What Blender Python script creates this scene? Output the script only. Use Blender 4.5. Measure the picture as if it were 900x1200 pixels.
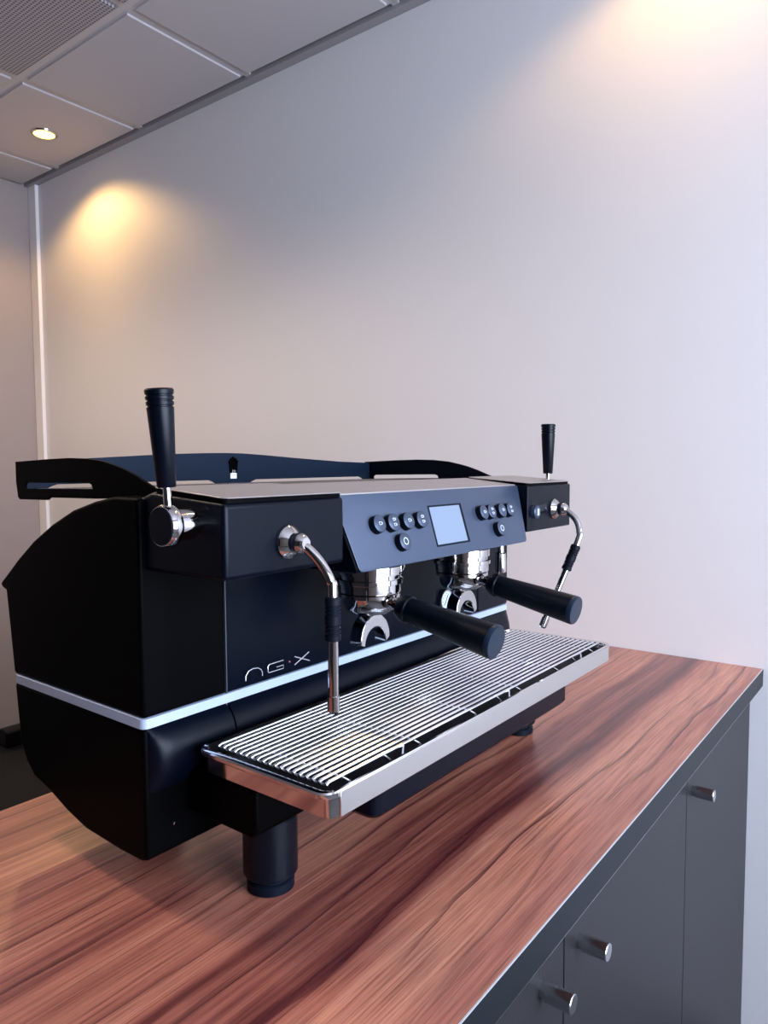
import bpy, bmesh, math, random
from mathutils import Vector, Matrix
random.seed(7)
PI = math.pi
S = bpy.context.scene
for o in list(bpy.data.objects):
    bpy.data.objects.remove(o)
CO = S.collection
Z0 = 0.9                       # height of the worktop above the floor

# ------------------------------------------------------------ camera, world, lights, exposure
cam_d = bpy.data.cameras.new('camera')
cam = bpy.data.objects.new('camera', cam_d)
CO.objects.link(cam)
cam_d.sensor_fit = 'HORIZONTAL'
cam_d.sensor_width = 36.0
cam_d.lens = 848.95 / 900 * 36.0
cam_d.clip_start = 0.02
rt = Vector((0.60792, -0.79398, -0.00514)); up = Vector((0.05476, 0.03547, 0.99787)); fw = Vector((0.79211, 0.60691, -0.06504))
M = Matrix.Identity(4)
for i in range(3):
    M[i][0], M[i][1], M[i][2] = rt[i], up[i], -fw[i]
M[0][3], M[1][3], M[2][3] = -0.43919, -0.65774, 0.46972 + Z0
cam.matrix_world = M
S.camera = cam

S.view_settings.view_transform = 'Standard'
S.view_settings.look = 'None'
S.view_settings.gamma = 1.0
S.view_settings.use_curve_mapping = False
S.view_settings.exposure = 0.22

wd = bpy.data.worlds.new('daylight')
S.world = wd
wd.use_nodes = True
bg = wd.node_tree.nodes['Background']
bg.inputs['Color'].default_value = (0.62, 0.74, 1.0, 1)
bg.inputs['Strength'].default_value = 3.0

# room extents
XW = 1.379; XF = -3.2; YL = 2.87; YR = -2.5; ZC = Z0 + 1.812
WX0, WX1, WZ0, WZ1 = -1.0, 1.15, 0.75, 2.45     # window opening in wall_right

def area(name, loc, rot, sx, sy, power, color):
    l = bpy.data.lights.new(name, 'AREA'); l.shape = 'RECTANGLE'; l.size = sx; l.size_y = sy
    l.energy = power; l.color = color
    o = bpy.data.objects.new(name, l); CO.objects.link(o); o.location = loc; o.rotation_euler = rot
    return o
area('window_daylight', ((WX0 + WX1) / 2, YR - 0.16, (WZ0 + WZ1) / 2), (PI / 2, 0, 0), WX1 - WX0, WZ1 - WZ0, 178, (0.68, 0.79, 1.0))

# ------------------------------------------------------------ materials
def new_mat(name):
    m = bpy.data.materials.new(name); m.use_nodes = True
    return m, m.node_tree, m.node_tree.nodes['Principled BSDF']
def simple(name, col, rough=0.5, metal=0.0, spec=0.5, bump=0.0, bscale=400.0, var=0.0, coat=0.0):
    m, nt, b = new_mat(name)
    b.inputs['Base Color'].default_value = (*col, 1)
    b.inputs['Roughness'].default_value = rough
    b.inputs['Metallic'].default_value = metal
    b.inputs['Specular IOR Level'].default_value = spec
    b.inputs['Coat Weight'].default_value = coat
    tc = nt.nodes.new('ShaderNodeTexCoord')
    nz = nt.nodes.new('ShaderNodeTexNoise'); nz.inputs['Scale'].default_value = bscale; nz.inputs['Detail'].default_value = 3
    nt.links.new(tc.outputs['Object'], nz.inputs['Vector'])
    if bump:
        bp = nt.nodes.new('ShaderNodeBump'); bp.inputs['Strength'].default_value = bump; bp.inputs['Distance'].default_value = 0.0006
        nt.links.new(nz.outputs['Fac'], bp.inputs['Height']); nt.links.new(bp.outputs['Normal'], b.inputs['Normal'])
    if var:
        mp = nt.nodes.new('ShaderNodeMapRange')
        mp.inputs['To Min'].default_value = rough - var; mp.inputs['To Max'].default_value = rough + var
        nt.links.new(nz.outputs['Fac'], mp.inputs['Value']); nt.links.new(mp.outputs['Result'], b.inputs['Roughness'])
    return m
black = simple('black_powder_coat', (0.0006, 0.0020, 0.0058), 0.32, 0, 0.13, 0.25, 1500)
blackside = simple('shaded_black_enamel', (0.0006, 0.0006, 0.0008), 0.5, 0, 0.03, 0.1, 1500)  # darker copy of the machine black, shade put into the colour
blackfront = simple('black_gloss_front', (0.0005, 0.0018, 0.0055), 0.28, 0, 0.10, 0.1, 900)
panelm = simple('graphite_fascia', (0.040, 0.056, 0.092), 0.36, 0.3, 0.5, 0.15, 1500)
topm = simple('graphite_top_reflected_pale', (0.36, 0.33, 0.325), 0.36, 0.5, 0.5, 0.15, 900)  # paleness stands in for the wall reflected at a low angle
rubber = simple('black_rubber', (0.002, 0.004, 0.009), 0.5, 0, 0.12, 0.2, 900)
handlem = simple('black_handle', (0.0009, 0.0024, 0.006), 0.30, 0, 0.18, 0.2, 1500)
chrome = simple('chrome', (0.56, 0.535, 0.53), 0.06, 1.0, 0.5, 0, 60, 0.02)
steel = simple('polished_steel', (0.72, 0.70, 0.69), 0.09, 1.0, 0.5, 0, 40, 0.03)
satin = simple('satin_steel', (0.70, 0.67, 0.645), 0.27, 1.0, 0.5, 0.05, 500)
footm = simple('satin_black_foot', (0.0015, 0.003, 0.006), 0.3, 0, 0.2, 0.05)
blue_reflect = simple('black_enamel_reflected_blue', (0.0045, 0.0115, 0.025), 0.4, 0, 0.12)  # black enamel with its blue reflection mixed into the base colour
wirem = simple('steel_wire', (0.85, 0.87, 0.90), 0.22, 1.0)
basin_m = simple('dark_basin', (0.001, 0.0015, 0.003), 0.3, 0, 0.1)
striplight = simple('satin_aluminium_strip', (0.42, 0.49, 0.62), 0.38, 0.2)
screenm = simple('display_glass', (0.18, 0.225, 0.29), 0.22, 0, 0.35)
iconm = simple('pale_print', (0.75, 0.80, 0.88), 0.5)
logom = simple('engraved_silver', (0.75, 0.72, 0.72), 0.3, 0.6)
whitem = simple('white_print', (0.9, 0.88, 0.88), 0.5)
dialm = simple('gauge_dial', (0.55, 0.65, 0.8), 0.3)
cab = simple('anthracite_laminate', (0.019, 0.0175, 0.0195), 0.42, 0, 0.22, 0.3, 300)
cab_in = simple('cabinet_gap', (0.004, 0.004, 0.005), 0.7)
band = simple('anthracite_edge_band', (0.0085, 0.0105, 0.013), 0.40, 0, 0.16, 0.2, 400)
edgew = simple('pale_edge_line', (0.5, 0.5, 0.5), 0.5)
brushed = simple('brushed_steel_knob', (0.62, 0.63, 0.65), 0.2, 1.0, 0.5, 0.1, 500)
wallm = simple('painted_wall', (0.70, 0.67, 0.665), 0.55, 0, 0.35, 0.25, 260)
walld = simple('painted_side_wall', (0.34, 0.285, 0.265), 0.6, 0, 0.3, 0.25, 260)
wallk = simple('dark_wall_low_bounce', (0.035, 0.032, 0.034), 0.7, 0, 0.2)  # unseen wall made dark to keep bounce off the machine side
alum = simple('white_partition_profile', (0.82, 0.78, 0.76), 0.4, 0, 0.5)
tilem = simple('ceiling_tile_board', (0.52, 0.485, 0.49), 0.8, 0, 0.2, 0.5, 500)
tbar = simple('ceiling_bar_enamel', (0.52, 0.49, 0.49), 0.5)
ctrim = simple('ceiling_edge_enamel', (0.30, 0.28, 0.29), 0.5)
floorm = simple('grey_carpet_floor', (0.10, 0.095, 0.095), 0.9, 0, 0.2, 0.6, 300)
deskm = simple('black_desk_laminate', (0.004, 0.004, 0.006), 0.6, 0, 0.08, 0.5, 200)
frame_m = simple('window_frame_enamel', (0.7, 0.7, 0.72), 0.4)

def perf_mat():
    m, nt, b = new_mat('perforated_ceiling_metal')
    tc = nt.nodes.new('ShaderNodeTexCoord'); v = nt.nodes.new('ShaderNodeTexVoronoi')
    v.voronoi_dimensions = '2D'; v.inputs['Scale'].default_value = 88; v.inputs['Randomness'].default_value = 0
    r = nt.nodes.new('ShaderNodeValToRGB')
    r.color_ramp.elements[0].position = 0.26; r.color_ramp.elements[0].color = (0.07, 0.062, 0.07, 1)
    r.color_ramp.elements[1].position = 0.34; r.color_ramp.elements[1].color = (0.40, 0.37, 0.385, 1)
    nt.links.new(tc.outputs['Object'], v.inputs['Vector']); nt.links.new(v.outputs['Distance'], r.inputs['Fac'])
    nt.links.new(r.outputs['Color'], b.inputs['Base Color']); b.inputs['Roughness'].default_value = 0.6
    return m
perfm = perf_mat()

def wood_mat():
    m, nt, b = new_mat('walnut_worktop_laminate')
    N = nt.nodes.new; L = nt.links.new
    tc = N('ShaderNodeTexCoord')
    def mapping(scale, loc=(0, 0, 0)):
        mp = N('ShaderNodeMapping'); mp.inputs['Scale'].default_value = scale; mp.inputs['Location'].default_value = loc
        L(tc.outputs['Object'], mp.inputs['Vector']); return mp
    def noise(mp, detail=4, rough=0.55, dist=0.0):
        n = N('ShaderNodeTexNoise'); n.inputs['Scale'].default_value = 1; n.inputs['Detail'].default_value = detail
        n.inputs['Roughness'].default_value = rough; n.inputs['Distortion'].default_value = dist
        L(mp.outputs['Vector'], n.inputs['Vector']); return n.outputs['Fac']
    def math_(op, a, c=None, clamp=False):
        n = N('ShaderNodeMath'); n.operation = op; n.use_clamp = clamp
        for i, x in enumerate((a, c)):
            if x is None: continue
            if isinstance(x, (int, float)): n.inputs[i].default_value = x
            else: L(x, n.inputs[i])
        return n.outputs[0]
    def ramp(f, els):
        r = N('ShaderNodeValToRGB'); cr = r.color_ramp
        while len(cr.elements) < len(els): cr.elements.new(0.5)
        for e, (p, c) in zip(cr.elements, els): e.position = p; e.color = (*c, 1)
        L(f, r.inputs['Fac']); return r.outputs['Color']
    def mix(kind, f, a, c):
        n = N('ShaderNodeMix'); n.data_type = 'RGBA'; n.blend_type = kind
        if isinstance(f, (int, float)): n.inputs[0].default_value = f
        else: L(f, n.inputs[0])
        for s, x in ((n.inputs[6], a), (n.inputs[7], c)):
            if isinstance(x, tuple): s.default_value = (*x, 1)
            else: L(x, s)
        return n.outputs[2]
    sep = N('ShaderNodeSeparateXYZ'); L(tc.outputs['Object'], sep.inputs[0])
    X, Y = sep.outputs['X'], sep.outputs['Y']
    def centred(v, k): return math_('MULTIPLY', math_('SUBTRACT', v, 0.5), k)
    warp = noise(mapping((1.6, 1.5, 1), (1.7, 0.3, 0)), 2, 0.5, 0.0)
    warp2 = noise(mapping((6.0, 12.0, 1), (4.7, 0.3, 0)), 2, 0.5, 0.0)
    yy = math_('ADD', math_('ADD', Y, centred(warp, 0.085)), centred(warp2, 0.014))
    broad = noise(mapping((0.7, 9.0, 1), (0.4, 3.1, 0)), 2, 0.5, 0.1)
    mid = noise(mapping((2.2, 75.0, 1), (5, 1, 0)), 4, 0.6, 0.15)
    fine = noise(mapping((6, 300.0, 1)), 4, 0.7)
    fleck = noise(mapping((12, 800.0, 1), (2, 7, 0)), 2, 0.6)
    mr = N('ShaderNodeMapRange'); mr.inputs['From Min'].default_value = -0.36; mr.inputs['From Max'].default_value = 0.36
    L(yy, mr.inputs['Value'])
    def v(y): return (y + 0.36) / 0.72
    tone = ramp(mr.outputs['Result'], [(v(y), (t, t, t)) for y, t in ((-0.36, .62), (-0.335, .55), (-0.29, .78), (-0.235, .66), (-0.207, .12), (-0.185, .38), (-0.150, .42), (-0.133, .28), (-0.115, .60), (-0.04, .56), (-0.01, .34), (0.04, .55), (0.12, .45), (0.20, .62), (0.27, .40), (0.36, .65))])
    f = math_('ADD', math_('ADD', math_('MULTIPLY', tone, 0.46), math_('MULTIPLY', broad, 0.20)), math_('MULTIPLY', mid, 0.42))
    base = ramp(f, [(0.32, (0.085, 0.017, 0.018)), (0.43, (0.20, 0.054, 0.042)), (0.54, (0.39, 0.132, 0.088)), (0.70, (0.60, 0.255, 0.160))])
    # growth lines: thin dark veins along contours of the warped cross-grain coordinate
    ring = math_('FRACT', math_('MULTIPLY', math_('ADD', yy, centred(broad, 0.05)), 19.0))
    line = math_('MULTIPLY', math_('SUBTRACT', 1.0, math_('MULTIPLY', ring, 7.0), True), math_('MULTIPLY', math_('SUBTRACT', noise(mapping((1.5, 9.0, 1), (9, 9, 0)), 2), 0.36), 5.0, True), True)
    c1 = mix('MIX', line, base, (0.085, 0.016, 0.020))
    fibre = ramp(fine, [(0.36, (0.48, 0.42, 0.43)), (0.50, (0.97, 0.97, 0.97)), (0.66, (1.14, 1.14, 1.12))])
    c1 = mix('MULTIPLY', 0.8, c1, fibre)
    c2 = mix('MULTIPLY', 0.6, c1, ramp(fleck, [(0.35, (0.55, 0.5, 0.5)), (0.5, (1, 1, 1))]))
    L(c2, b.inputs['Base Color'])
    b.inputs['Roughness'].default_value = 0.29
    b.inputs['Specular IOR Level'].default_value = 0.75
    bp = N('ShaderNodeBump'); bp.inputs['Strength'].default_value = 0.25; bp.inputs['Distance'].default_value = 0.0006
    L(fine, bp.inputs['Height']); L(bp.outputs['Normal'], b.inputs['Normal'])
    return m
woodm = wood_mat()

def emis(name, col, s):
    m, nt, b = new_mat(name)
    b.inputs['Base Color'].default_value = (*col, 1); b.inputs['Emission Color'].default_value = (*col, 1)
    b.inputs['Emission Strength'].default_value = s
    return m
lampm = emis('lit_lamp_lens', (1.0, 0.72, 0.16), 4.5)
def glass_mat():
    m, nt, b = new_mat('window_glass')
    t = nt.nodes.new('ShaderNodeBsdfTransparent'); g = nt.nodes.new('ShaderNodeBsdfGlossy'); g.inputs['Roughness'].default_value = 0.02
    mx = nt.nodes.new('ShaderNodeMixShader'); mx.inputs[0].default_value = 0.06
    nt.links.new(t.outputs[0], mx.inputs[1]); nt.links.new(g.outputs[0], mx.inputs[2])
    nt.links.new(mx.outputs[0], nt.nodes['Material Output'].inputs['Surface'])
    return m
glassm = glass_mat()

# ------------------------------------------------------------ mesh helpers
def obj(name, bm, mat, parent=None, bevel=0.0, seg=2, smooth=True, angle=35):
    bmesh.ops.recalc_face_normals(bm, faces=bm.faces)
    me = bpy.data.meshes.new(name); bm.to_mesh(me); bm.free()
    me.materials.append(mat)
    o = bpy.data.objects.new(name, me); CO.objects.link(o)
    if parent: o.parent = parent
    if bevel:
        b = o.modifiers.new('bevel', 'BEVEL'); b.width = bevel; b.segments = seg; b.limit_method = 'ANGLE'; b.angle_limit = math.radians(30)
    if smooth:
        for p in me.polygons: p.use_smooth = True
        me.set_sharp_from_angle(angle=math.radians(angle)) if not bevel else me.set_sharp_from_angle(angle=math.radians(60))
    return o
def box(bm, x0, x1, y0, y1, z0, z1):
    v = [bm.verts.new(p) for p in ((x0, y0, z0), (x1, y0, z0), (x1, y1, z0), (x0, y1, z0), (x0, y0, z1), (x1, y0, z1), (x1, y1, z1), (x0, y1, z1))]
    for f in ((0, 3, 2, 1), (4, 5, 6, 7), (0, 1, 5, 4), (1, 2, 6, 5), (2, 3, 7, 6), (3, 0, 4, 7)): bm.faces.new([v[i] for i in f])
    return bm
def bx(*a): return box(bmesh.new(), *a)
def prism(pts, a0, a1, axis='x', bm=None):
    """extrude a polygon: axis x -> pts are (y,z); axis y -> (x,z); axis z -> (x,y)"""
    bm = bm or bmesh.new()
    def P(p, a): return {'x': (a, p[0], p[1]), 'y': (p[0], a, p[1]), 'z': (p[0], p[1], a)}[axis]
    A = [bm.verts.new(P(p, a0)) for p in pts]; B = [bm.verts.new(P(p, a1)) for p in pts]
    bm.faces.new(A); bm.faces.new(B[::-1])
    n = len(pts)
    for i in range(n): bm.faces.new((A[i], B[i], B[(i + 1) % n], A[(i + 1) % n]))
    return bm
def frame_of(d):
    d = d.normalized(); h = Vector((0, 0, 1)) if abs(d.z) < 0.9 else Vector((1, 0, 0))
    u = d.cross(h).normalized(); return u, d.cross(u).normalized()
def lathe(prof, origin, axis, bm=None, n=32):
    """prof: (distance along axis, radius)"""
    bm = bm or bmesh.new()
    o = Vector(origin); d = Vector(axis).normalized(); u, w = frame_of(d); rings = []
    for t, r in prof:
        rings.append([bm.verts.new(o + d * t + (u * math.cos(2 * PI * k / n) + w * math.sin(2 * PI * k / n)) * max(r, 1e-5)) for k in range(n)])
    for a, b in zip(rings, rings[1:]):
        for k in range(n): bm.faces.new((a[k], a[(k + 1) % n], b[(k + 1) % n], b[k]))
    bm.faces.new(rings[0][::-1]); bm.faces.new(rings[-1])
    return bm
def spline(pts, sub=8):
    P = [Vector(p) for p in pts]; P = [P[0] * 2 - P[1]] + P + [P[-1] * 2 - P[-2]]; out = []
    for i in range(1, len(P) - 2):
        a, b, c, d = P[i - 1:i + 3]
        for k in range(sub):
            t = k / sub
            out.append(0.5 * ((2 * b) + (c - a) * t + (2 * a - 5 * b + 4 * c - d) * t * t + (3 * b - a - 3 * c + d) * t ** 3))
    out.append(P[-2]); return out
def tube(pts, r, bm=None, n=16, sub=0):
    bm = bm or bmesh.new()
    P = spline(pts, sub) if sub else [Vector(p) for p in pts]
    rings = []; u = None
    for i, p in enumerate(P):
        d = (P[min(i + 1, len(P) - 1)] - P[max(i - 1, 0)]).normalized()
        if u is None: u, w = frame_of(d)
        else:
            u = (u - d * u.dot(d)).normalized(); w = d.cross(u)
        w = d.cross(u)
        rr = r if not callable(r) else r(i / (len(P) - 1))
        rings.append([bm.verts.new(p + (u * math.cos(2 * PI * k / n) + w * math.sin(2 * PI * k / n)) * rr) for k in range(n)])
    for a, b in zip(rings, rings[1:]):
        for k in range(n): bm.faces.new((a[k], a[(k + 1) % n], b[(k + 1) % n], b[k]))
    bm.faces.new(rings[0][::-1]); bm.faces.new(rings[-1])
    return bm
def rrect(x0, x1, y0, y1, r, n=6):
    out = []
    for cx, cy, a0 in ((x1 - r, y1 - r, 0), (x0 + r, y1 - r, PI / 2), (x0 + r, y0 + r, PI), (x1 - r, y0 + r, 1.5 * PI)):
        for k in range(n + 1):
            a = a0 + PI / 2 * k / n; out.append((cx + r * math.cos(a), cy + r * math.sin(a)))
    return out
def loft(loops, cap0=True, cap1=True, bm=None):
    bm = bm or bmesh.new()
    R = [[bm.verts.new(p) for p in l] for l in loops]; n = len(R[0])
    for a, b in zip(R, R[1:]):
        for k in range(n): bm.faces.new((a[k], a[(k + 1) % n], b[(k + 1) % n], b[k]))
    if cap0: bm.faces.new(R[0][::-1])
    if cap1: bm.faces.new(R[-1])
    return bm
def plate_with_holes(outer, holes, a0, a1, axis):
    """flat plate with openings, built by triangulating outline plus holes, then given thickness"""
    bm = bmesh.new()
    def P(p, a): return {'x': (a, p[0], p[1]), 'y': (p[0], a, p[1]), 'z': (p[0], p[1], a)}[axis]
    edges = []
    for lp in [outer] + holes:
        vs = [bm.verts.new(P(p, a0)) for p in lp]
        edges += [bm.edges.new((vs[i], vs[(i + 1) % len(vs)])) for i in range(len(vs))]
    bmesh.ops.triangle_fill(bm, edges=edges, use_beauty=True, use_dissolve=False)
    ex = bmesh.ops.extrude_face_region(bm, geom=list(bm.faces))
    d = Vector(P((0, 0), a1 - a0))
    bmesh.ops.translate(bm, vec=d, verts=[g for g in ex['geom'] if isinstance(g, bmesh.types.BMVert)])
    return bm
def thing(name, label, cat, loc=(0, 0, 0), rotz=0.0, group=None):
    o = bpy.data.objects.new(name, None); CO.objects.link(o); o.empty_display_size = 0.05
    o.location = loc; o.rotation_euler = (0, 0, rotz); o['label'] = label; o['category'] = cat
    if group: o['group'] = group
    return o
def tag(o, label, cat, group=None):
    o['label'] = label; o['category'] = cat
    if group: o['group'] = group
    return o
def struct(o): o['kind'] = 'structure'; return o
def share(o, name, parent, loc=(0, 0, 0)):
    c = o.copy(); c.name = name; CO.objects.link(c); c.parent = parent; c.location = loc; return c

# ------------------------------------------------------------ room shell
struct(obj('floor', bx(XF, XW, YR, YL, -0.1, 0), floorm, smooth=False))
struct(obj('wall_back', bx(XW, XW + 0.12, YR - 0.12, YL + 0.12, -0.1, ZC + 0.25), wallm, smooth=False))
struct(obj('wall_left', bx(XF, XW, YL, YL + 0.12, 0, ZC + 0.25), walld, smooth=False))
struct(obj('wall_front', bx(XF - 0.12, XF, YR - 0.12, YL + 0.12, -0.1, ZC + 0.25), wallk, smooth=False))
wr = bmesh.new()
box(wr, XF, WX0, YR - 0.12, YR, 0, ZC + 0.25); box(wr, WX1, XW, YR - 0.12, YR, 0, ZC + 0.25)
box(wr, WX0, WX1, YR - 0.12, YR, 0, WZ0); box(wr, WX0, WX1, YR - 0.12, YR, WZ1, ZC + 0.25)
struct(obj('wall_right', wr, wallm, smooth=False))
w1 = bmesh.new()
box(w1, WX0, WX1, YR - 0.09, YR - 0.04, WZ0, WZ0 + 0.05); box(w1, WX0, WX1, YR - 0.09, YR - 0.04, WZ1 - 0.05, WZ1)
box(w1, WX0, WX0 + 0.05, YR - 0.09, YR - 0.04, WZ0 + 0.05, WZ1 - 0.05); box(w1, WX1 - 0.05, WX1, YR - 0.09, YR - 0.04, WZ0 + 0.05, WZ1 - 0.05)
box(w1, 0.05, 0.10, YR - 0.09, YR - 0.04, WZ0 + 0.05, WZ1 - 0.05)
win = struct(obj('window_1', w1, frame_m, smooth=False))
obj('pane', bx(WX0 + 0.05, 0.05, YR - 0.068, YR - 0.062, WZ0 + 0.05, WZ1 - 0.05), glassm, win, smooth=False)
obj('pane', bx(0.10, WX1 - 0.05, YR - 0.068, YR - 0.062, WZ0 + 0.05, WZ1 - 0.05), glassm, win, smooth=False)
struct(obj('trim_1', bx(XW - 0.018, XW, 2.800, 2.868, 0, ZC), alum, bevel=0.003))

ceil = struct(obj('ceiling', bx(XF, XW, YR, YL, ZC + 0.06, ZC + 0.16), tbar, smooth=False))
TS = 0.635
xs = [1.345]; x = 0.865
while x > XF: xs.append(x); x -= TS
xs.append(XF)
ys = []; y = 1.29 - TS * 6
while y < YL: 
    if y > YR: ys.append(y)
    y += TS
ys = [YR] + ys + [YL]
tile_cache = {}
for i in range(len(xs) - 1):
    for j in range(len(ys) - 1):
        w, h = xs[i] - xs[i + 1], ys[j + 1] - ys[j]
        perf = (i == 1 and -0.1 < ys[j] < 1.6)
        key = (round(w, 3), round(h, 3), perf)
        lo = (xs[i + 1], ys[j], ZC)
        if key not in tile_cache:
            bm = bmesh.new(); g = 0.012
            box(bm, g, w - g, g, h - g, 0.004, 0.024)
            box(bm, g + 0.008, w - g - 0.008, g + 0.008, h - g - 0.008, -0.003, 0.004)
            t = obj('ceiling_tile', bm, perfm if perf else tilem, ceil, smooth=False); t.location = lo
            if perf: t['label'] = 'perforated metal ceiling tile'
            tile_cache[key] = t
        else:
            t = share(tile_cache[key], 'ceiling_tile', ceil, lo)
            if perf: t['label'] = 'perforated metal ceiling tile'
for x in xs[1:-1]: obj('ceiling_bar', bx(x - 0.0115, x + 0.0115, YR, YL, ZC + 0.004, ZC + 0.03), tbar, ceil, smooth=False)
for y in ys[1:-1]:
    for i in range(len(xs) - 1):
        obj('ceiling_bar', bx(xs[i + 1] + 0.0115, xs[i] - 0.0115 + (0.0115 if i == 0 else 0), y - 0.0115, y + 0.0115, ZC + 0.004, ZC + 0.03), tbar, ceil, smooth=False)
cb = bmesh.new(); box(cb, 1.345, XW, YR, YL, ZC - 0.006, ZC + 0.03); 
struct(obj('trim_2', cb, ctrim, smooth=False))

def downlight(x, y, label, power, col=(1.0, 0.60, 0.22), cone=142):
    t = thing('ceiling_downlight', label, 'ceiling light', (x, y, ZC - 0.003), 0)
    obj('bezel', lathe([(0, 0.0405), (0, 0.050), (0.004, 0.049), (0.006, 0.043), (0.0055, 0.0405), (0.0, 0.0405)], (0, 0, 0), (0, 0, -1)), chrome, t)
    obj('lamp_lens', lathe([(0, 0.0400), (0.003, 0.0400), (0.0065, 0.034), (0.009, 0.018), (0.0095, 0.0)], (0, 0, 0), (0, 0, -1)), lampm, t)
    l = bpy.data.lights.new('downlight_spot', 'SPOT'); l.energy = power; l.color = col
    l.spot_size = math.radians(cone); l.spot_blend = 0.45; l.shadow_soft_size = 0.05 if cone == 142 else 0.12
    o = bpy.data.objects.new('downlight_spot', l); CO.objects.link(o); o.parent = t; o.location = (0, 0, -0.02)
    return t
downlight(1.124 , 2.255, 'round lit downlight glowing warm yellow in the ceiling tile near the corner', 24)
downlight(1.124, 2.255 - 4 * TS + 0.12, 'warm round downlight above the right end of the worktop, lighting the wall', 11)

downlight(-0.146, 2.255, 'added out-of-view downlight one tile row in, brightening the left of the wall', 62, (1.0, 0.80, 0.63), 150)  # unseen lamp, added as warm fill for the left of the wall
downlight(-0.146, 0.985, 'added out-of-view downlight above the desk, brightening the left of the wall', 62, (1.0, 0.80, 0.63), 150)  # second unseen lamp added for the same fill

# ------------------------------------------------------------ worktop and cabinets
CF, CB = -0.354, 0.345; CL = -0.76
wt = thing('worktop', 'reddish brown wood grain worktop with dark grey edge under the coffee machine', 'countertop', (0, 0, Z0))
obj('top_board', bx(CL, XW - 0.0015, CF + 0.0015, CB, -0.038, 0), woodm, wt, smooth=False)
eb = obj('edge_band', bx(CL, XW - 0.0015, CF - 0.0005, CF + 0.0014, -0.0385, -0.00065), band, wt, smooth=False); eb['label'] = 'dark grey front edge band'
el = obj('edge_line', bx(CL, XW - 0.0015, CF - 0.0004, CF + 0.0014, -0.0006, 0.0001), edgew, wt, smooth=False); el['label'] = 'thin pale line along the top front edge'

el2 = obj('edge_line', bx(CL, XW - 0.0015, CF - 0.0006, CF + 0.0014, -0.0392, -0.0385), brushed, wt, smooth=False); el2['label'] = 'thin bright strip drawn as a highlight along the lower front edge'  # bright strip modelled where the lower edge catches light

def cabinet(x0, x1, doors, label):
    t = thing('base_cabinet', label, 'cabinet', (0, 0, 0))
    y0 = -0.310
    obj('carcass', bx(x0 + 0.001, x1 - 0.001, y0 + 0.001, CB - 0.02, 0.035, Z0 - 0.0385), cab_in, t, smooth=False)
    obj('plinth', bx(x0 + 0.001, x1 - 0.001, y0 + 0.04, CB - 0.03, 0, 0.0345), cab, t, smooth=False)
    for a, b, kx in doors:
        d = obj('door', bx(a + 0.0018, b - 0.0015, y0 - 0.019, y0 + 0.0005, 0.038, Z0 - 0.043), cab, t, bevel=0.0008)
        obj('knob', lathe([(0, 0.0088), (0.006, 0.0088), (0.0065, 0.0104), (0.0365, 0.0104), (0.0372, 0.0098), (0.0373, 0)], (kx, y0 - 0.019, Z0 - 0.110), (0, -1, 0)), brushed, d)
cabinet(0.851, XW - 0.001, [(0.851, XW - 0.002, 0.885)], 'dark grey single door cabinet against the wall at the far end of the worktop')
cabinet(-0.188, 0.851, [(0.332, 0.851, 0.376), (-0.188, 0.332, 0.272)], 'dark grey two door cabinet in front, with two steel knobs close together')
cabinet(CL + 0.01, -0.188, [(CL + 0.012, -0.188, -0.23)], 'dark grey single door cabinet at the near end under the worktop, left of the frame')

# ------------------------------------------------------------ desk behind
dk = thing('desk', 'black desk top seen behind the worktop at the left edge', 'desk', (0, 0, 0))
obj('desk_top', bx(-0.75, 0.75, 0.42, 1.0, Z0 - 0.180, Z0 - 0.152), deskm, dk, bevel=0.002)
for lx in (-0.72, 0.68):
    for ly in (0.45, 0.93): obj('leg', bx(lx, lx + 0.04, ly, ly + 0.04, 0, Z0 - 0.18), deskm, dk, bevel=0.002)
trb = bmesh.new()
prism([(0.955, -0.152), (0.955, -0.118), (0.968, -0.112), (0.985, -0.112), (0.998, -0.125), (0.998, -0.152)], 0.2925, 0.60, 'x', trb)
tr = obj('storage_box', trb, deskm, bevel=0.003); tr.location = (0, 0, Z0)
tag(tr, 'low black storage box with sloping top edges on the far side of the black desk', 'box')

# ------------------------------------------------------------ espresso machine
MR = -0.00769
em = thing('espresso_machine', 'black two group espresso machine with steel drip tray standing on the wood grain worktop', 'coffee machine', (0, 0, Z0), MR)
W = 0.80
# upper body profile (y,z), front to back
upr = [(0.0, 0.2025), (0.0, 0.436), (0.045, 0.437), (0.083, 0.431), (0.130, 0.4195), (0.178, 0.401), (0.225, 0.378), (0.267, 0.352), (0.297, 0.331), (0.316, 0.318), (0.312, 0.312), (0.301, 0.309), (0.294, 0.26), (0.2865, 0.2025)]
low_side = [(0.0, 0.0475), (0.0, 0.1905), (0.286, 0.1905), (0.281, 0.15), (0.276, 0.113), (0.262, 0.091), (0.243, 0.076), (0.201, 0.066), (0.165, 0.054), (0.124, 0.0445), (0.053, 0.042), (0.012, 0.043)]
AX = 0.112
for a, b in ((0, AX - 0.0008), (W - AX + 0.0008, W)):
    obj('side_panel', prism(upr, a, b), blackside if a == 0 else black, em, bevel=0.005, seg=3)  # left panel takes the darker copy, its shade is in the colour
obj('rear_cover', prism([(p[0] if p[0] > 0.001 else 0.012, p[1]) for p in upr], AX - 0.0006, W - AX + 0.0006), blackside, em)
obj('front_panel', bx(AX + 0.0006, W - AX - 0.0006, 0.0008, 0.0115, 0.2025, 0.39), blackfront, em, bevel=0.0012)
def strip_loop(o, z):
    return [(p[0], p[1], z) for p in rrect(-o, W + o, -o, 0.284 + o, 0.008, 5)]
obj('trim_strip', loft([strip_loop(0.0, 0.1907), strip_loop(0.0012, 0.1912), strip_loop(0.0012, 0.2018), strip_loop(0.0, 0.2023)]), striplight, em).__setitem__('label', 'pale satin strip running round the body')
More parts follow.
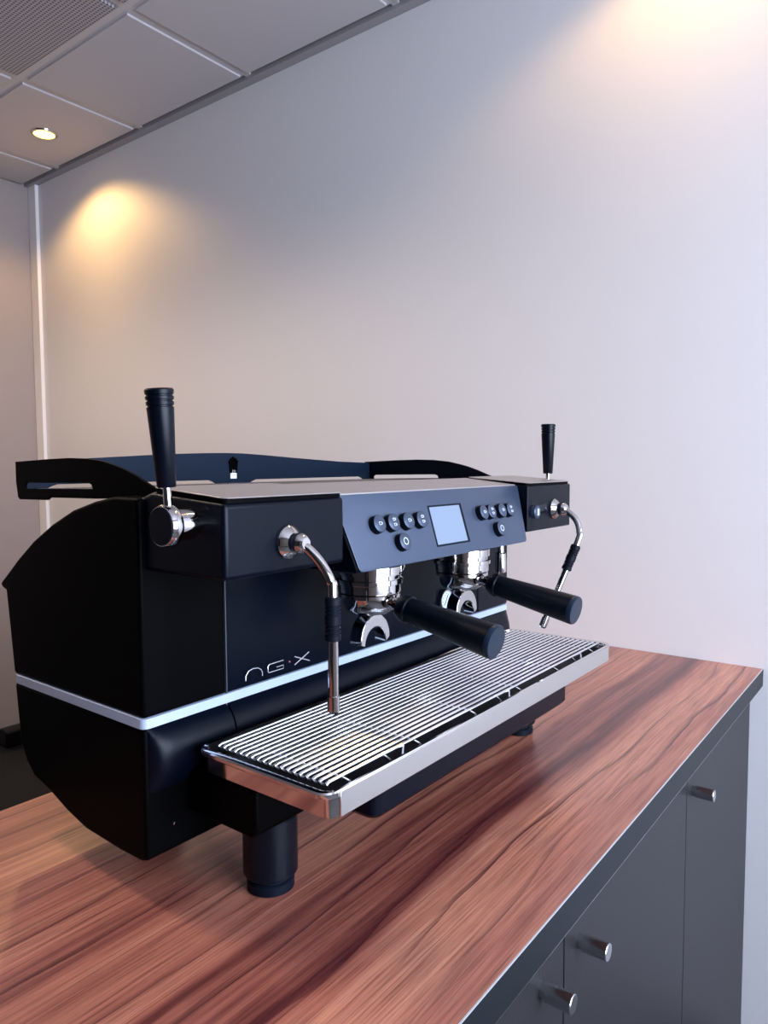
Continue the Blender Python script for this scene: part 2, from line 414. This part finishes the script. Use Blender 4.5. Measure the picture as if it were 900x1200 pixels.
# lower body: side halves and centre with a shoulder swelling out under the strip
for a, b in ((0, AX - 0.0008), (W - AX + 0.0008, W)):
    obj('lower_side_panel', prism(low_side, a, b), blackside, em, bevel=0.004, seg=3)
shoulder = [(0.0008, 0.1903), (-0.004, 0.187), (-0.010, 0.180), (-0.0145, 0.171), (-0.0165, 0.160), (-0.0165, 0.148), (-0.013, 0.136), (-0.006, 0.126), (0.0008, 0.118)]
def shoulder_loft(stations):
    return loft([[(x, p[0] * s if p[0] < 0 else p[0], p[1]) for p in shoulder] for x, s in stations])
sm = black
obj('lower_front_panel', shoulder_loft([(0.004, 0.05), (0.007, 0.45), (0.011, 0.72), (0.018, 0.92), (0.028, 1), (AX - 0.0012, 1)]), sm, em, angle=60)
obj('lower_front_panel', shoulder_loft([(AX + 0.0012, 1), (W - AX - 0.0012, 1)]), sm, em, angle=60)
obj('lower_front_panel', shoulder_loft([(W - AX + 0.0012, 1), (W - 0.028, 1), (W - 0.018, 0.92), (W - 0.007, 0.45), (W - 0.004, 0.05)]), sm, em, angle=60)
obj('seam_fillet', bx(AX - 0.0007, AX + 0.0005, -0.0008, 0.004, 0.2025, 0.36), simple('seam_edge', (0.10, 0.11, 0.13), 0.3, 0.5), em, smooth=False)
# chassis and drain tub under the tray
obj('chassis', prism([(0.0, 0.0850), (0.0, 0.137), (-0.115, 0.137), (-0.115, 0.092), (-0.108, 0.0850)], 0.052, W - 0.052), blackside, em, bevel=0.003)
obj('drain_tub', loft([[(p[0], p[1], z) for p in rrect(0.150 + i, 0.645 - i, -0.192 + i, -0.136, 0.012)] for z, i in ((0.086, 0.012), (0.089, 0.004), (0.094, 0), (0.1405, 0))]), black, em)
obj('screw', lathe([(0, 0.0022), (0.001, 0.0015), (0.0011, 0)], (0.036, 0.0, 0.075), (0, -1, 0), n=10), chrome, em)
# feet
def foot(x, y, top, label=None):
    b = obj('foot', lathe([(0.0, 0.0290), (0.002, 0.0305), (top - 0.020, 0.0305), (top - 0.018, 0.0290)], (x, y, 0.018), (0, 0, 1)), footm, em)
    obj('foot_pad', lathe([(0, 0.024), (0.0015, 0.0265), (0.010, 0.0265), (0.012, 0.0245), (0.0125, 0.023), (0.018, 0.023)], (x, y, 0.0), (0, 0, 1)), rubber, b)
foot(0.105, -0.078, 0.0848); foot(0.695, -0.078, 0.0848); foot(0.115, 0.15, 0.05); foot(0.685, 0.15, 0.05)
# drip tray
TX0, TX1, TY0, TY1 = 0.042, 0.758, -0.2225, -0.030
def tl(ol, of, z, r):
    return [(p[0], p[1], z) for p in rrect(TX0 + ol, TX1 - ol, TY0 + of, TY1 - ol * 0.3, max(r, 0.002))]
tray = obj('drip_tray', loft([tl(0.010, 0.006, 0.1385, 0.010), tl(0.0075, 0.0015, 0.1400, 0.013), tl(0.0070, 0.0010, 0.1595, 0.014), tl(0.0005, 0.0000, 0.1603, 0.016),
    tl(0.0, 0.0, 0.1612, 0.016), tl(0.0, 0.0, 0.1645, 0.016), tl(0.0012, 0.0010, 0.1662, 0.015), tl(0.004, 0.0030, 0.1666, 0.014), tl(0.0085, 0.0050, 0.1655, 0.012), tl(0.0105, 0.0060, 0.1600, 0.010), tl(0.012, 0.0075, 0.1480, 0.009)]), steel, em, angle=25)
tray['label'] = 'polished steel drip tray'
fpl = obj('front_plate', bx(TX0 + 0.0185, TX1 - 0.0185, TY0 - 0.0006, TY0 + 0.0012, 0.1400, 0.1652), satin, tray, bevel=0.0006)
fpl['label'] = 'satin steel front plate'
tb = obj('tray_liner', loft([[(p[0], p[1], z) for p in rrect(TX0 + 0.0125, TX1 - 0.0125, TY0 + 0.008, TY1 - 0.005, 0.008)] for z in (0.1481, 0.1492)]), basin_m, tray)
tl1 = obj('tray_tag', bx(0.308, 0.372, TY0 + 0.0070, TY0 + 0.0080, 0.1530, 0.1620), whitem, tray, smooth=False); tl1['label'] = 'small pale label plate inside the tray front'

# head blocks (profile y,z ; top slopes up to the rear)
def head(x0, x1, name):
    prof = [(-0.128, 0.3600), (-0.128, 0.4342), (-0.014, 0.4429), (0.03, 0.4300), (0.03, 0.3600)]
    h = obj(name, prism(prof, x0, x1), black, em, bevel=0.005 if x0 < 0.1 else 0.002, seg=4)
    obj('top_gasket', loft([[(p[0], p[1], z + (p[1] + 0.128) * 0.078) for p in rrect(x0 + 0.002, x1 - 0.0005, -0.1268, -0.014, 0.009)] for z in (0.4338, 0.4384)]), blackside, h)
    obj('top_plate', loft([[(p[0], p[1], z + (p[1] + 0.128) * 0.078) for p in rrect(x0 + 0.001, x1, -0.1285, -0.013, 0.010)] for z in (0.4384, 0.4396)]), topm, h, bevel=0.0006)
    return h
head(0.007, 0.1785, 'left_head_block').name = 'head_block'
head(0.627, 0.793, 'head_block')
# central control housing with slanted fascia
housing = [(-0.106, 0.4340), (-0.1355, 0.3500), (-0.1325, 0.3455), (-0.02, 0.3455), (0.0, 0.3700), (0.0, 0.4400), (-0.014, 0.4440)]
def xr(z):   # ends of the fascia: narrower towards the bottom
    t = (0.436 - z) / 0.088
    return 0.1795 + 0.0115 * t, 0.6265 - 0.0245 * t
bm = bmesh.new()
A = [bm.verts.new((xr(z)[0], y, z)) for y, z in housing]; B = [bm.verts.new((xr(z)[1], y, z)) for y, z in housing]
bm.faces.new(A); bm.faces.new(B[::-1])
for i in range(len(A)): bm.faces.new((A[i], B[i], B[(i + 1) % len(A)], A[(i + 1) % len(A)]))
obj('control_housing', bm, black, em, bevel=0.002)
E = Vector((0, -0.031, -0.087)).normalized(); NN = Vector((0, E.z, -E.y)); P0 = Vector((0, -0.109, 0.435))   # fascia frame: x, E down, -NN... outward
if NN.y > 0: NN = -NN
def fp(x, s, o=0.0): return P0 + Vector((x, 0, 0)) + E * s + NN * o
def fascia_loop(o, ins):
    pts = []
    L = 0.0924
    cs = [(0.1800 + ins, ins * 0.6), (0.6285 - ins, ins * 0.6), (0.6025 - ins, L - ins), (0.1915 + ins, L - ins)]
    n = 5; r = [0.001, 0.001, 0.007, 0.007]
    for i, c in enumerate(cs):
        p, q = Vector(cs[i - 1]), Vector(cs[(i + 1) % 4]); c = Vector(c)
        a = c + (p - c).normalized() * r[i]; b = c + (q - c).normalized() * r[i]
        for k in range(n + 1):
            t = k / n; v = a * (1 - t) ** 2 + c * 2 * t * (1 - t) + b * t * t; pts.append(tuple(fp(v.x, v.y, o)))
    return pts
fas = obj('fascia', loft([fascia_loop(-0.0022, 0.001), fascia_loop(-0.0003, 0.0), fascia_loop(0.0, 0.0006)]), panelm, em)
fas['label'] = 'slanted graphite control fascia'
obj('top_plate', loft([[(p[0], p[1], z + (p[1] + 0.108) * 0.108) for p in rrect(0.1815, 0.6245, -0.1075, -0.014, 0.002)] for z in (0.4345, 0.4366)]), topm, em, bevel=0.0005)
# screen
sc = [(0.3605, 0.0225), (0.4375, 0.0225), (0.4335, 0.0765), (0.3565, 0.0765)]
def quad(pts, o0, o1): return loft([[tuple(fp(a, b, o0)) for a, b in pts], [tuple(fp(a, b, o1)) for a, b in pts]])
bez = obj('screen_bezel', quad([(0.3590, 0.0212), (0.4420, 0.0212), (0.4385, 0.0780), (0.3550, 0.0780)], -0.001, 0.0004), rubber, fas, smooth=False)
obj('screen', quad([(0.3612, 0.0238), (0.4355, 0.0238), (0.4320, 0.0755), (0.3575, 0.0755)], 0.0, 0.0009), screenm, fas, smooth=False)
# buttons
def ring(cx, cs, r, th, o, bm=None, n=20, a0=0, a1=2 * PI):
    bm = bm or bmesh.new()
    pts = [fp(cx + r * math.cos(a0 + (a1 - a0) * k / n), cs + r * math.sin(a0 + (a1 - a0) * k / n), o) for k in range(n + 1)]
    return tube(pts, th, bm, n=5)
def button(x, s, kind):
    c = fp(x, s, 0)
    b = obj('button', lathe([(0, 0.0113), (0.0082, 0.0110)], c, NN, n=28), rubber, fas)
    obj('button_cap', lathe([(0.0070, 0.0107), (0.0083, 0.0106), (0.0090, 0.0096), (0.0091, 0)], c, NN, n=28), panelm, b)
    o = 0.0093; bm = bmesh.new()
    def cup(x, s, r):
        tube([fp(x - r, s - r * 0.7, o), fp(x + r, s - r * 0.7, o), fp(x + r * 0.8, s + r * 0.7, o), fp(x - r * 0.8, s + r * 0.7, o), fp(x - r, s - r * 0.7, o)], 0.0004, bm, n=5)
        ring(x + r * 1.2, s, r * 0.4, 0.0003, o, bm, 8, -PI / 2, PI / 2)
    if kind == 1: cup(x, s, 0.0024)
    elif kind == 2: cup(x, s - 0.0032, 0.0021); cup(x, s + 0.0034, 0.0021)
    else: ring(x, s, 0.0042, 0.0005, o, bm)
    ic = obj('icon', bm, iconm, b)
for x, k in ((0.240, 1), (0.268, 2), (0.299, 1), (0.328, 2)): button(x, 0.0400, k)
button(0.2795, 0.0655, 0)
for x, k in ((0.486, 1), (0.509, 2), (0.541, 1), (0.567, 2)): button(x, 0.0395, k)
button(0.5215, 0.0670, 0)
hb = obj('selector_knob', lathe([(0, 0.0110), (0.006, 0.0106), (0.0075, 0.009), (0.0076, 0)], (0.650, -0.128, 0.3915), (0, -1, 0)), panelm, em)
bm = bmesh.new()
tube([(0.648, -0.1359, 0.386), (0.648, -0.1359, 0.397)], 0.0008, bm, 6); tube([(0.652, -0.1359, 0.386), (0.652, -0.1359, 0.397)], 0.0008, bm, 6)
obj('icon', bm, iconm, hb)
# logo on the front panel
def stroke(pts, th=0.00055, bm=None): return tube([(p[0], 0.0006, p[1]) for p in pts], th, bm, n=6)
obj('logo_letter', stroke([(0.142, 0.2095), (0.1425, 0.2155), (0.1465, 0.2205), (0.154, 0.2222), (0.162, 0.2212), (0.167, 0.2180), (0.169, 0.2140), (0.169, 0.2098)]), logom, em)
obj('logo_letter', stroke([(0.205, 0.2215), (0.181, 0.2212), (0.1785, 0.2190), (0.1785, 0.2125), (0.180, 0.2110), (0.205, 0.2110), (0.205, 0.2152), (0.193, 0.2152)]), logom, em)
obj('logo_dot', lathe([(0, 0.0012), (0.0006, 0.0010), (0.0007, 0)], (0.216, 0.0008, 0.217), (0, -1, 0), n=12), simple('logo_dot_red', (0.45, 0.12, 0.16), 0.4), em)
bm = stroke([(0.225, 0.2218), (0.253, 0.2105)], 0.0007); stroke([(0.225, 0.2108), (0.252, 0.2224)], 0.0007, bm)
obj('logo_letter', bm, logom, em)
# pressure gauge
gz = obj('pressure_gauge', lathe([(0, 0.0185), (0.006, 0.0185), (0.008, 0.0175), (0.008, 0.0155), (0.006, 0.0150), (0.006, 0)], (0.577, 0.001, 0.243), (0, -1, 0)), chrome, em)
obj('dial', lathe([(0, 0.0150), (0.0006, 0.0149), (0.0007, 0)], (0.577, -0.0053, 0.243), (0, -1, 0)), dialm, gz)
bm = tube([(0.571, -0.0064, 0.236), (0.581, -0.0064, 0.252)], 0.0006, n=6)
for k in range(9):
    a = math.radians(-40 + k * 32.5); box(bm, 0.577 + 0.0115 * math.cos(a) - 0.0007, 0.577 + 0.0115 * math.cos(a) + 0.0007, -0.0064, -0.0060, 0.243 + 0.0115 * math.sin(a) - 0.0007, 0.243 + 0.0115 * math.sin(a) + 0.0007)
obj('gauge_needle', bm, rubber, gz, smooth=False)

# groups
GX = (0.272, 0.492); GY = -0.088
for gx in GX:
    g = obj('group_head', lathe([(0, 0.036), (0.002, 0.0415), (0.012, 0.0415), (0.0125, 0.0385), (0.018, 0.0385), (0.0185, 0.0425), (0.0235, 0.0425), (0.0245, 0.0400), (0.0345, 0.0400), (0.036, 0.0380)], (gx, GY, 0.3460), (0, 0, -1), n=48), chrome, em)
    g['label'] = 'chrome group head'
    bm = bmesh.new()
    prism([(gx + 0.026, 0.345), (gx + 0.060, 0.343), (gx + 0.061, 0.335), (gx + 0.048, 0.322), (gx + 0.040, 0.316), (gx + 0.026, 0.316)], GY - 0.012, GY + 0.004, 'y', bm)
    obj('locking_lug', bm, chrome, g, bevel=0.002)
    sc_ = obj('lug_screw', lathe([(0, 0.0040), (0.0012, 0.0034), (0.0013, 0)], (gx + 0.052, GY - 0.012, 0.3365), (0, -1, 0), n=16), rubber, g)
# hot water outlet
hw = obj('hot_water_spout', lathe([(0, 0.006), (0.028, 0.006), (0.030, 0.009), (0.046, 0.010), (0.062, 0.0095), (0.064, 0.006)], (0.672, -0.055, 0.346), (0, 0, -1)), chrome, em)
obj('mount', bx(0.655, 0.690, -0.075, -0.030, 0.346, 0.361), black, em, bevel=0.001)

# steam wands
def wand(name, flange, path, tip):
    f = obj('steam_wand', lathe([(0, 0.0170), (0.003, 0.0172), (0.0065, 0.0145), (0.010, 0.0100), (0.013, 0.0095), (0.017, 0.0110), (0.021, 0.0105), (0.025, 0.0070), (0.026, 0.0058)], flange, (0, -1, 0)), chrome, em)
    f['label'] = name
    P = [Vector(p) for p in path]
    obj('pipe', tube(P + [Vector(tip)], 0.0054, n=20, sub=8), chrome, f)
    a = P[-1]; d = (Vector(tip) - a).normalized()
    prof = [(0, 0.0062), (0.001, 0.0080)]
    for k in range(2):
        t0 = 0.008 + k * 0.020
        for j in range(3):
            prof += [(t0 + j * 0.004, 0.0082), (t0 + j * 0.004 + 0.001, 0.0072), (t0 + j * 0.004 + 0.002, 0.0072), (t0 + j * 0.004 + 0.003, 0.0082)]
    prof += [(0.044, 0.0082), (0.045, 0.0062)]
    obj('rubber_grip', lathe(prof, a, d), rubber, f)
    obj('nozzle', lathe([(-0.016, 0.0055), (-0.0155, 0.0064), (0.0, 0.0064), (0.0025, 0.0045), (0.003, 0)], Vector(tip), d), chrome, f)
wand('chrome steam wand hanging straight down at the left', (0.090, -0.128, 0.391), [(0.090, -0.148, 0.389), (0.0945, -0.1555, 0.3825), (0.1000, -0.1655, 0.3690), (0.1035, -0.1735, 0.3530), (0.1045, -0.1755, 0.3370)], (0.1045, -0.1755, 0.2200))
wand('chrome steam wand swung inward at the right', (0.7235, -0.128, 0.393), [(0.7235, -0.148, 0.391), (0.7245, -0.158, 0.386), (0.7240, -0.170, 0.374), (0.7200, -0.177, 0.356), (0.7125, -0.1750, 0.334)], (0.667, -0.137, 0.200))

# steam levers
def lever(xw, sgn, y, z, lean, xo):
    hub = obj('steam_lever', lathe([(0, 0.0100), (0.008, 0.0100), (0.0085, 0.0135), (0.010, 0.0148), (0.028, 0.0152), (0.030, 0.0185), (0.0318, 0.0197), (0.041, 0.0197), (0.0425, 0.0187)], (xw, y, z), (sgn, 0, 0)), chrome, em)
    hub['label'] = 'steam lever with black tapered handle'
    cap = obj('hub_cap', lathe([(0, 0.0180), (0.0008, 0.0178), (0.0009, 0)], (xw + sgn * 0.0424, y, z), (sgn, 0, 0)), rubber, hub)
    b = Vector((xo, y, z + 0.012)); ax = Vector(lean).normalized()
    obj('stem', lathe([(0, 0.0042), (0.030, 0.0036)], b, ax), chrome, hub)
    t0 = 0.024; Lh = 0.0905
    prof = [(t0, 0.0080), (t0 + 0.001, 0.0087)]
    def rr(t): return 0.0087 + 0.0046 * (t / Lh)
    prof.append((t0 + Lh * 0.80, rr(Lh * 0.80)))
    for k in range(3):
        tk = Lh * (0.81 + 0.055 * k); prof += [(t0 + tk, rr(tk)), (t0 + tk + 0.0006, rr(tk) - 0.0012), (t0 + tk + 0.0016, rr(tk) - 0.0012), (t0 + tk + 0.0022, rr(tk))]
    prof += [(t0 + Lh - 0.0015, 0.0133), (t0 + Lh, 0.0122), (t0 + Lh + 0.0005, 0)]
    obj('handle', lathe(prof, b, ax, n=24), handlem, hub)
lever(0.007, -1, -0.090, 0.414, (-0.065, 0.0, 1), -0.0265)
lever(0.793, 1, -0.078, 0.416, (0.0, 0.0, 1), 0.8075)

# cup shelf and rails
sh = obj('cup_shelf', bx(0.0345, 0.7655, 0.030, 0.300, 0.4320, 0.4362), black, em, bevel=0.001)
bm = bmesh.new()
x = 0.045
while x < 0.755:
    box(bm, x, x + 0.006, -0.0125, 0.298, 0.4375, 0.4405); x += 0.0125
box(bm, 0.036, 0.764, 0.060, 0.064, 0.4361, 0.4376); box(bm, 0.036, 0.764, 0.200, 0.204, 0.4361, 0.4376)
sl = obj('shelf_slats', bm, topm, sh, smooth=False); sl['kind'] = 'stuff'
side_out = [(-0.040, 0.4405), (0.003, 0.4425), (0.026, 0.4505), (0.048, 0.4590), (0.070, 0.4660), (0.089, 0.4705), (0.114, 0.4755), (0.150, 0.4790), (0.189, 0.4800), (0.241, 0.4790), (0.325, 0.4762),
            (0.325, 0.4490), (0.321, 0.4290), (0.316, 0.4262), (0.245, 0.4270), (0.238, 0.4305), (0.131, 0.4315), (0.05, 0.4340), (-0.040, 0.4340)]
hole = [(0.302, 0.4405), (0.302, 0.4455), (0.298, 0.4485), (0.145, 0.4500), (0.139, 0.4480), (0.1365, 0.4430)]
for a in (0.030, 0.7665):
    obj('side_rail', plate_with_holes(side_out, [hole], a, a + 0.0035, 'x'), blackside if a < 0.1 else black, em, smooth=False)  # left rail in the darker copy too, shaded by colour
rear_out = [(0.034, 0.4762), (0.161, 0.4830), (0.265, 0.4885), (0.332, 0.4905), (0.375, 0.4912), (0.415, 0.4908), (0.470, 0.4880), (0.551, 0.4830), (0.674, 0.4765), (0.766, 0.4740), (0.766, 0.4300), (0.034, 0.4300)]
def slot(a, b): return [(a, 0.4370), (a + 0.012, 0.4425), (a + 0.020, 0.4450), (b - 0.020, 0.4455), (b - 0.012, 0.4430), (b, 0.4370)]
obj('rear_rail', plate_with_holes(rear_out, [slot(0.060, 0.362), slot(0.425, 0.752)], 0.312, 0.3155, 'y'), blue_reflect, em, smooth=False)
# emblem on the rear rail: a raised hand of five dark bars over a white cuff
for k, (dx, h) in enumerate(((-0.0090, 0.4760), (-0.0050, 0.4800), (0.0, 0.4822), (0.0050, 0.4800), (0.0092, 0.4765))):
    bm = lathe([(0, 0.0014), (h - 0.4570 - 0.003, 0.0013), (h - 0.4570 - 0.001, 0.0024), (h - 0.4570 + 0.0014, 0.0024), (h - 0.4570 + 0.003, 0.0005)], (0.393 + dx * 0.75, 0.3104, 0.4570), (dx * 6, 0, 1), n=10)
    obj('emblem_finger', bm, blackside, em)
obj('emblem_cuff', prism([(0.3865, 0.4475), (0.3865, 0.4618), (0.3922, 0.4618), (0.3930, 0.4680), (0.3938, 0.4618), (0.3995, 0.4618), (0.3995, 0.4475)], 0.3104, 0.3119, 'y'), whitem, em, smooth=False)
obj('emblem_line', bx(0.3875, 0.3985, 0.3100, 0.3105, 0.4530, 0.4536), rubber, em, smooth=False)

# ------------------------------------------------------------ drip grate (lifts out)
gr = thing('drip_grate', 'steel wire grate lying in the drip tray below the portafilters', 'grate', (0, 0, Z0), MR)
NW = 19
first = None
for k in range(NW):
    y = -0.2045 + k * (0.1575 / (NW - 1))
    if first is None:
        first = obj('grate_wire', tube([(0.0600, 0, 0.1660), (0.0640, 0, 0.1676), (0.7360, 0, 0.1676), (0.7400, 0, 0.1660)], 0.0019, n=8), wirem, gr); w = first
    else: w = share(first, 'grate_wire', gr)
    w.location = (0, y, 0)
for x in (0.085, 0.205, 0.325, 0.445, 0.565, 0.700):
    obj('cross_bar', tube([(x, -0.0455, 0.1644), (x, -0.196, 0.1644), (x + 0.001, -0.2035, 0.1640), (x + 0.006, -0.2080, 0.1600), (x + 0.010, -0.2090, 0.1508)], 0.0015, n=8), wirem, gr)
obj('end_bar', tube([(0.0625, -0.2052, 0.1644), (0.0625, -0.0462, 0.1644)], 0.0015, n=8), wirem, gr)
obj('end_bar', tube([(0.7375, -0.2052, 0.1644), (0.7375, -0.0462, 0.1644)], 0.0015, n=8), wirem, gr)
for x in (0.150, 0.39, 0.630):
    obj('front_hook', tube([(x, -0.2045, 0.1660), (x + 0.010, -0.2090, 0.1560), (x + 0.018, -0.2090, 0.1510), (x + 0.026, -0.2090, 0.1570), (x + 0.034, -0.2045, 0.1660)], 0.0015, n=8, sub=4), wirem, gr)

# ------------------------------------------------------------ portafilters
def portafilter(gx, label):
    t = thing('portafilter', label, 'portafilter', (gx, GY, Z0 + 0.31), 0, 'portafilters locked in the machine')
    t.matrix_world = Matrix.Rotation(MR, 4, 'Z') @ Matrix.Translation((gx, GY, Z0 + 0.3098))
    obj('basket_ring', lathe([(0, 0.0372), (0.001, 0.0390), (0.005, 0.0390), (0.006, 0.0345), (0.014, 0.0335), (0.021, 0.0310), (0.026, 0.0240), (0.028, 0.0120)], (0, 0, 0), (0, 0, -1), n=48), chrome, t)
    d = Vector((0, -0.9825, -0.1855)).normalized()
    o = Vector((0, -0.030, -0.0105))
    obj('neck', lathe([(0, 0.0080), (0.012, 0.0078), (0.0125, 0.0100), (0.020, 0.0100)], o, d), chrome, t)
    h0 = o + d * 0.0175
    obj('handle_collar', lathe([(0, 0.0095), (0.001, 0.0135), (0.008, 0.0165), (0.015, 0.0170), (0.0165, 0.0158)], h0, d), handlem, t)
    obj('handle', lathe([(0.0162, 0.0150), (0.030, 0.0158), (0.070, 0.0175), (0.110, 0.0192), (0.1280, 0.0198), (0.1300, 0.0200)], h0, d, n=40), handlem, t)
    obj('end_cap', lathe([(0.1300, 0.0190), (0.1305, 0.0199), (0.1350, 0.0199), (0.1368, 0.0188), (0.1370, 0.0)], h0, d, n=40), simple('handle_cap', (0.006, 0.014, 0.028), 0.3, 0, 0.25), t)
    # double spout: an arch of chrome under the basket
    bm = bmesh.new(); pts = []
    n = 20; cz = -0.0600
    for k in range(n + 1):
        a = PI * (-0.02) + PI * 1.04 * k / n; pts.append((0.0290 * math.cos(a), cz + 0.0320 * math.sin(a)))
    for k in range(n + 1):
        a = PI * 1.02 - PI * 1.04 * k / n; pts.append((0.0205 * math.cos(a) , cz - 0.006 + 0.0215 * math.sin(a)))
    prism(pts, -0.0095, 0.0095, 'y', bm)
    sp = obj('spout', bm, chrome, t, bevel=0.0012)
    obj('spout_neck', lathe([(0, 0.010), (0.003, 0.0085), (0.006, 0.0085)], (0, 0, -0.0265), (0, 0, -1)), chrome, t)
    return t
portafilter(GX[0], 'left portafilter with black handle and chrome twin spout, beside the left steam wand')
portafilter(GX[1], 'right portafilter with black handle and chrome twin spout, beside the round gauge')
